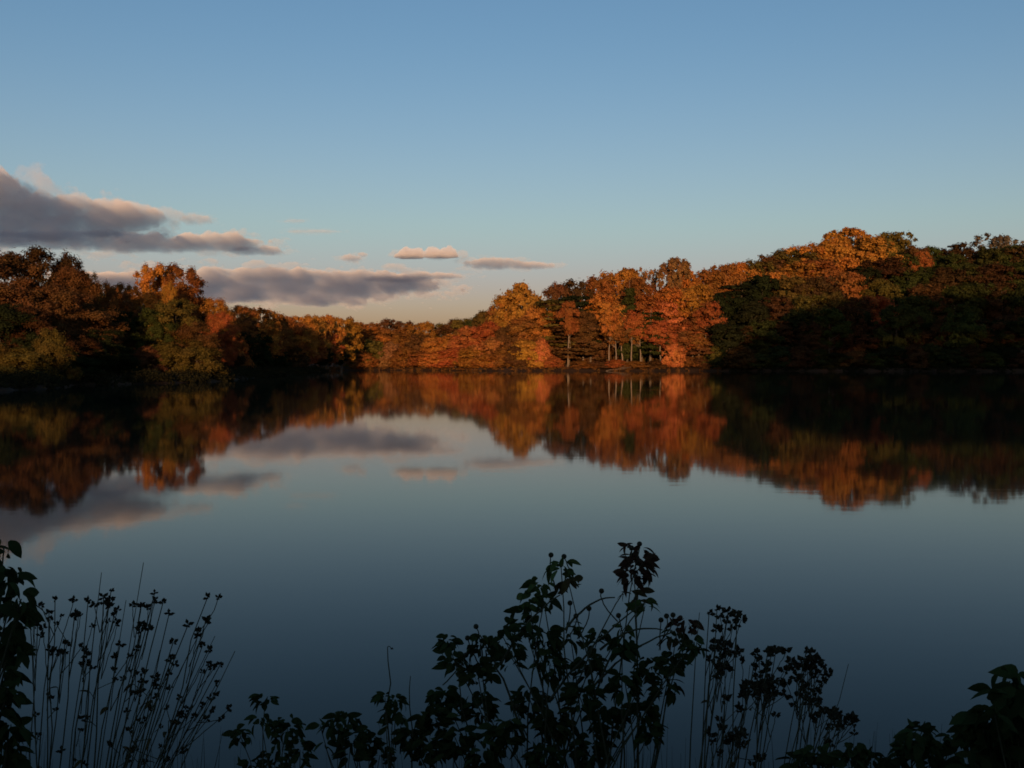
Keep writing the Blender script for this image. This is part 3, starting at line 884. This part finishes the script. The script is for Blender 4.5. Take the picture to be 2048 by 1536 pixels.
def leafy(root, base_pts, sprigs, Y, leaf_px, color, dj=0.12, twig=0.0035, limit=300, bend=0.5, mult=1.6):
    jobs = []
    for (px, py, n, rad, *cc) in sprigs:
        yy = Y + pf.uniform(-dj, dj)
        tip = at(px, py, yy)
        b = Vector(pf.choice(base_pts))
        mid = b.lerp(tip, bend) + Vector((pf.gauss(0, 0.03) + (b.x - tip.x) * 0.25, pf.gauss(0, 0.04), (tip.z - b.z) * 0.12))
        stalk(root, 'branch', (b, mid, tip), twig * 1.9, twig * 0.5)
        col = cc[0] if cc else color
        for k in range(int(n * mult * (2.6 if py > 1380 else 1.7 if py > 1280 else 1.0) + 0.5)):
            ang = pf.uniform(0, 2 * math.pi)
            off = rad * math.sqrt(pf.random()) * 0.7
            q = at(px + off * math.cos(ang), py + off * math.sin(ang) * 0.9, yy + pf.uniform(-0.06, 0.06))
            L = leaf_px * pf.uniform(0.6, 1.2) / FPX * Y
            # blades spread outward from the sprig and droop
            yaw = math.atan2(-math.cos(ang), 0.5 * pf.uniform(-1, 1)) + pf.gauss(0, 0.45)
            pitch = pf.uniform(-1.3, 0.25)
            f = pf.uniform(0.7, 1.3)
            jobs.append((py, q, L, (pitch, pf.gauss(0, 0.9), yaw), tuple(v * f for v in col), pf.choice(LEAVES), pf.uniform(0.8, 1.2)))
    jobs.sort(key=lambda j: j[0])            # the sprigs that stand clear at the top are picked apart leaf by leaf
    g = Geo()
    for i, (py, q, L, rot, col, me, wf) in enumerate(jobs):
        if i < limit:
            put(me, 'leaf', root, q, (L * wf, L, L), rot, col)
        else:
            M = Matrix.LocRotScale(Vector(q) - root.location, Euler(rot), Vector((L * wf, L, L)))
            vs = [M @ v.co for v in me.vertices]
            g.add([tuple(v) for v in vs], [tuple(p.vertices) for p in me.polygons])
    if g.n:
        o = obj('inner_foliage', g.mesh('inner_foliage', M_SHRUBLEAF, True), root, kind='stuff')
        o.color = (*color, 1)


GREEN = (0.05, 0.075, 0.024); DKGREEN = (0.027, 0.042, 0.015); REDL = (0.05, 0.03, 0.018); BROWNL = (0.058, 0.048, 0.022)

# big leafy bush in the middle
cb_ = plant('leafy_bush', 1180, 3.05, label='large dark leafy bush in the middle of the near bank', category='bush', group='plants on the near bank')
bl = cb_.location
bases = [(bl.x + pf.uniform(-0.28, 0.2), bl.y + pf.uniform(-0.1, 0.1), bl.z) for _ in range(9)]
leafy(cb_, bases, [
    (1275, 1108, 9, 42, REDL), (1268, 1142, 10, 40, REDL), (1284, 1128, 5, 30, REDL), (1268, 1195, 4, 34, BROWNL), (1290, 1212, 3, 24, GREEN), (1250, 1255, 2, 15, GREEN),
    (1122, 1132, 6, 30, GREEN), (1138, 1168, 4, 26, BROWNL), (1082, 1170, 5, 24, GREEN), (1060, 1205, 7, 34, GREEN), (1088, 1205, 4, 26), (1045, 1235, 7, 32), (1060, 1258, 5, 26),
    (1005, 1272, 6, 30), (960, 1290, 6, 30, GREEN), (895, 1282, 4, 22, BROWNL), (908, 1318, 5, 26, BROWNL), (1140, 1265, 8, 36), (1090, 1285, 8, 38), (1195, 1280, 6, 30),
    (1020, 1310, 8, 40), (1100, 1330, 9, 42), (955, 1345, 8, 40), (1180, 1335, 9, 40), (1245, 1290, 7, 30), (1372, 1252, 6, 28, REDL), (1352, 1272, 5, 24, BROWNL), (1385, 1290, 4, 24, GREEN),
    (1345, 1320, 6, 30), (1300, 1335, 6, 34, BROWNL), (1330, 1372, 7, 34), (1250, 1365, 9, 40), (1160, 1395, 9, 44), (1060, 1400, 9, 44), (960, 1410, 9, 46), (890, 1395, 8, 34, GREEN),
    (870, 1435, 8, 40), (1110, 1450, 9, 44), (1215, 1440, 9, 44), (1010, 1465, 9, 44), (910, 1475, 8, 44), (1180, 1500, 9, 46), (1090, 1515, 9, 44), (970, 1520, 9, 44), (850, 1500, 8, 40), (1280, 1420, 6, 34), (1300, 1465, 5, 30), (820, 1470, 5, 30),
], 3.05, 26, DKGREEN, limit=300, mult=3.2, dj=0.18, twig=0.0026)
for (px, py) in [(1102, 1110), (1128, 1113), (1203, 1182), (1140, 1206), (1178, 1217), (935, 1276), (952, 1253), (932, 1310), (1322, 1240), (1333, 1232), (1346, 1230), (1237, 1231), (1034, 1413), (1152, 1232), (1263, 1096), (1279, 1088)]:
    q = at(px, py, 3.05)
    put(BALL, 'seed_ball', cb_, q, 11 / FPX * 3.05)
    stalk(cb_, 'twig', (q, q + Vector((pf.gauss(0, 0.01), 0, -0.03)), q + Vector((pf.gauss(0, 0.04), 0.02, -0.09))), 0.0014, 0.002, 4)
for (x0, y0, x1, y1) in [(1180, 1420, 1270, 1230), (1130, 1260, 1230, 1195), (1200, 1300, 1325, 1260), (1100, 1400, 1290, 1205), (1000, 1330, 1120, 1190), (1180, 1380, 1350, 1262), (1050, 1480, 960, 1270)]:
    a_, c_ = at(x0, y0, 3.05), at(x1, y1, 3.05)
    stalk(cb_, 'twig', (a_, a_.lerp(c_, 0.5) + Vector((0, 0, 0.05)), c_), 0.004, 0.0018)

# leafy branch at the left edge
eb = plant('leafy_shrub', 0, 2.5, label='dark leafy shrub cut off by the left edge of the picture', category='bush', group='plants on the near bank')
be = eb.location
leafy(eb, [(be.x - 0.12 + pf.uniform(-0.1, 0.06), be.y + pf.uniform(-0.08, 0.08), be.z) for _ in range(4)], [
    (8, 1092, 4, 22), (0, 1130, 5, 28), (24, 1150, 5, 28), (5, 1170, 6, 32), (42, 1198, 6, 26), (20, 1205, 6, 30), (30, 1232, 7, 34), (45, 1222, 4, 22), (10, 1262, 8, 40), (20, 1300, 8, 36), (0, 1340, 8, 40), (15, 1380, 8, 34), (0, 1430, 8, 40), (18, 1460, 7, 30), (-30, 1200, 8, 50), (-30, 1300, 8, 50), (10, 1510, 8, 40), (-20, 1110, 4, 30)],
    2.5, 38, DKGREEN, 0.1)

# clump of thin stalks with dry seed heads at left
sb = plant('seed_stalk_clump', 210, 2.9, label='clump of thin bare stalks with dry seed heads near the left edge', category='plant', group='plants on the near bank')


def stalks(root, tips, Y, foot, seed_px, extra=4, dj=0.2, foot_py=1640, lean=0.0):
    for (px, py, heads) in tips:
        yy = Y + pf.uniform(-dj, dj)
        tip = at(px, py, yy)
        fx = foot(px) + pf.gauss(0, 26) - lean * max(0, py - 1200) * max(0, px - 150) / 300
        b = at(fx, foot_py, yy); b.z = float(ground_z(b.x, yy)[0])
        mid = b.lerp(tip, 0.55) + Vector(((fx - px) / FPX * Y * 0.18 + pf.gauss(0, 0.022), pf.gauss(0, 0.03), 0.02))
        stalk(root, 'stem', (b, mid, tip), pf.uniform(0.0022, 0.0042), 0.0009 if not heads else 0.0013)
        for k in range(heads):
            if k == 0: q = tip
            else: q = at(px + pf.gauss(0, 17), py + abs(pf.gauss(12, 16)), yy + pf.gauss(0, 0.02))
            put(pf.choice(SEEDS), 'seed_head', root, q, seed_px * pf.uniform(0.75, 1.25) / FPX * Y, (pf.uniform(-0.6, 0.6), pf.uniform(-0.6, 0.6), pf.uniform(0, 6)))
            if k: 
                j = b.lerp(tip, 0.86) if k % 2 else b.lerp(tip, 0.93)
                j = j + Vector(((fx - px) / FPX * Y * 0.03, 0, 0))
                stalk(root, 'side_twig', (j, j.lerp(q, 0.6) + Vector((0, 0, -0.006)), q), 0.0013, 0.001, 4)
        for k in range(extra if heads else 1):
            t = pf.uniform(0.35, 0.88)
            m = b * (1 - t) ** 2 + mid * 2 * t * (1 - t) + tip * t * t
            q = m + Vector((pf.gauss(0, 0.022), pf.gauss(0, 0.02), pf.uniform(0.005, 0.05)))
            if pf.random() < 0.6:
                put(pf.choice(SEEDS), 'seed_head', root, q, seed_px * pf.uniform(0.7, 1.2) / FPX * Y, (pf.uniform(-0.6, 0.6), pf.uniform(-0.6, 0.6), pf.uniform(0, 6)))
            else:
                L = 24 / FPX * Y
                put(pf.choice(LEAVES), 'leaf', root, q, (L * 0.7, L, L), (pf.uniform(-1, 0.5), pf.gauss(0, 0.6), pf.uniform(0, 6.28)), BROWNL)
            stalk(root, 'side_twig', (m, m.lerp(q, 0.5), q), 0.0013, 0.001, 4)


stalks(sb, [
    (110, 1200, 3), (75, 1248, 3), (98, 1226, 4), (150, 1228, 5), (176, 1203, 2), (207, 1195, 5), (222, 1181, 2), (228, 1232, 4), (309, 1187, 4), (326, 1205, 1), (282, 1210, 3), (338, 1228, 1), (285, 1250, 5), (415, 1195, 3), (412, 1240, 2), (376, 1250, 2),
    (346, 1285, 1), (345, 1314, 3), (405, 1291, 2), (418, 1328, 4), (440, 1330, 2), (285, 1345, 6), (338, 1348, 3), (430, 1392, 6), (405, 1412, 3), (310, 1370, 2), (130, 1285, 6), (100, 1300, 3), (240, 1290, 4), (170, 1300, 3), (360, 1430, 4), (290, 1440, 3),
    (203, 1145, 0), (287, 1125, 0), (470, 1302, 0), (430, 1272, 0), (252, 1200, 0), (190, 1240, 0), (380, 1300, 0), (60, 1240, 2), (320, 1300, 0)],
    2.9, lambda p: 50 + 0.42 * (p - 60), 19, 3, lean=0.6)

# short leafy weeds between the stalks and the bush
wa = plant('leafy_weed', 560, 2.9, label='small leafy weed just above the bottom edge, left of the thin lone stem', category='plant', group='plants on the near bank')
bw = wa.location
leafy(wa, [(bw.x + pf.uniform(-0.05, 0.05), bw.y, bw.z) for _ in range(3)], [(530, 1400, 4, 20), (522, 1440, 4, 22), (575, 1450, 8, 30), (570, 1470, 7, 28), (600, 1500, 6, 26), (550, 1515, 8, 36), (590, 1530, 6, 34), (480, 1470, 4, 24), (500, 1530, 5, 30)], 2.9, 24, DKGREEN, 0.08, 0.002)
wb = plant('leafy_weed', 710, 2.9, label='small leafy weed at the bottom edge just left of the large bush', category='plant', group='plants on the near bank')
bw = wb.location
leafy(wb, [(bw.x + pf.uniform(-0.05, 0.08), bw.y, bw.z) for _ in range(3)], [(690, 1440, 8, 30), (672, 1450, 6, 26), (710, 1470, 7, 30), (740, 1480, 8, 32), (700, 1500, 8, 36), (760, 1510, 7, 34), (770, 1395, 4, 18), (792, 1400, 4, 18), (785, 1430, 5, 24), (640, 1450, 1, 10), (650, 1490, 1, 10)], 2.9, 24, DKGREEN, 0.08, 0.002)
ls = plant('thin_stem', 800, 2.9, label='thin lone dry stem with a hooked tip left of the large bush', category='plant', group='plants on the near bank')
a_, c_ = ls.location.copy(), at(775, 1296, 2.9)
stalk(ls, 'stem', (a_, at(772, 1400, 2.9), c_), 0.004, 0.0012)
stalk(ls, 'twig', (c_, at(776, 1288, 2.9), at(784, 1298, 2.9)), 0.0012, 0.0008, 4)
put(SEEDS[0], 'seed_head', ls, at(784, 1298, 2.9), 7 / FPX * 2.9)
ls2 = plant('thin_stem', 824, 2.95, label='shorter straight bare stem beside the hooked one', category='plant', group='plants on the near bank')
stalk(ls2, 'stem', (ls2.location.copy(), at(824, 1440, 2.95), at(821, 1352, 2.95)), 0.004, 0.001)

# tall flower stalks right of the bush
fb = plant('flower_stalk_clump', 1500, 3.1, label='clump of tall stalks with dark seed clusters right of the large bush', category='plant', group='plants on the near bank')
stalks(fb, [
    (1418, 1228, 2), (1434, 1218, 2), (1456, 1225, 5), (1474, 1228, 2), (1445, 1285, 6), (1432, 1300, 5), (1450, 1310, 4), (1512, 1308, 3), (1535, 1303, 5), (1552, 1300, 3), (1530, 1330, 4), (1515, 1355, 7), (1535, 1365, 7), (1505, 1370, 6), (1558, 1368, 2),
    (1612, 1305, 6), (1605, 1325, 7), (1632, 1318, 6), (1625, 1335, 5), (1612, 1378, 3), (1634, 1385, 4), (1640, 1405, 3), (1645, 1420, 4), (1662, 1425, 5), (1680, 1430, 6), (1685, 1440, 5), (1470, 1470, 6), (1450, 1400, 3), (1440, 1440, 4), (1540, 1400, 2),
    (1697, 1328, 0), (1463, 1345, 0), (1500, 1330, 0), (1399, 1225, 0), (1420, 1320, 1), (1490, 1470, 3)],
    3.1, lambda p: 1360 + 0.62 * (p - 1400), 26, 1, 0.15)

# leafy growth in the right corner
rb = plant('broadleaf_shrub', 2010, 2.6, label='broad-leaved dark shrub in the bottom right corner', category='bush', group='plants on the near bank')
br_ = rb.location
leafy(rb, [(br_.x + pf.uniform(-0.1, 0.12), br_.y + pf.uniform(-0.08, 0.08), br_.z) for _ in range(5)], [
    (2020, 1362, 7, 40), (2035, 1390, 8, 44), (2000, 1385, 4, 30), (2030, 1430, 9, 50), (1990, 1430, 5, 34), (1960, 1438, 4, 34), (1985, 1460, 7, 44), (1960, 1470, 5, 40), (2030, 1480, 10, 54), (1990, 1500, 9, 50), (1950, 1525, 5, 36), (2020, 1525, 9, 50), (2060, 1420, 8, 50), (2060, 1490, 8, 50)],
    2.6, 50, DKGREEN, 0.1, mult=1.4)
rw = plant('low_weed', 1800, 2.8, label='low ragged weeds along the bottom edge left of the corner shrub', category='plant', group='plants on the near bank')
bw = rw.location
leafy(rw, [(bw.x + pf.uniform(-0.25, 0.15), bw.y + pf.uniform(-0.05, 0.05), bw.z) for _ in range(6)], [
    (1845, 1462, 9, 32), (1830, 1480, 9, 34), (1850, 1500, 8, 36), (1810, 1500, 6, 30), (1880, 1485, 6, 26), (1910, 1475, 5, 22), (1720, 1500, 7, 26), (1700, 1520, 8, 32), (1625, 1510, 8, 30), (1600, 1525, 8, 30), (1660, 1515, 7, 28), (1770, 1520, 7, 32), (1740, 1530, 7, 30), (1860, 1530, 9, 40), (1800, 1535, 8, 36), (1900, 1520, 8, 36)],
    2.8, 30, DKGREEN, 0.08, 0.0025, mult=1.1)

# dry grass and fine stems tangled along the foot of the bank
r = np.random.default_rng(77)
g = Geo()
for _ in range(520):
    yy = r.uniform(2.55, 3.3)
    px = r.uniform(-40, 2090)
    dense = 1.0 if (px < 480 or 760 < px < 1500 or px > 1860) else 0.55
    if r.random() > dense: continue
    tip = at(px, r.uniform(1440, 1600), yy)
    b = Vector((tip.x + r.normal(0, 0.05), yy + r.normal(0, 0.05), 0)); b.z = float(ground_z(b.x, b.y)[0])
    mid = b.lerp(tip, 0.6) + Vector((r.normal(0, 0.03), 0, 0.02))
    P = [b * (1 - t) ** 2 + mid * 2 * t * (1 - t) + tip * t * t for t in (0, 0.25, 0.5, 0.75, 1)]
    w = r.uniform(0.0012, 0.0028)
    g.add(*tube(P, [w, w, w * 0.8, w * 0.6, w * 0.15], 3))
gr = obj('grass', g.mesh('grass', M_SHRUBLEAF), kind='stuff', label='dry grass tangled along the foot of the near bank', category='grass')
gr.color = (0.035, 0.038, 0.018, 1)
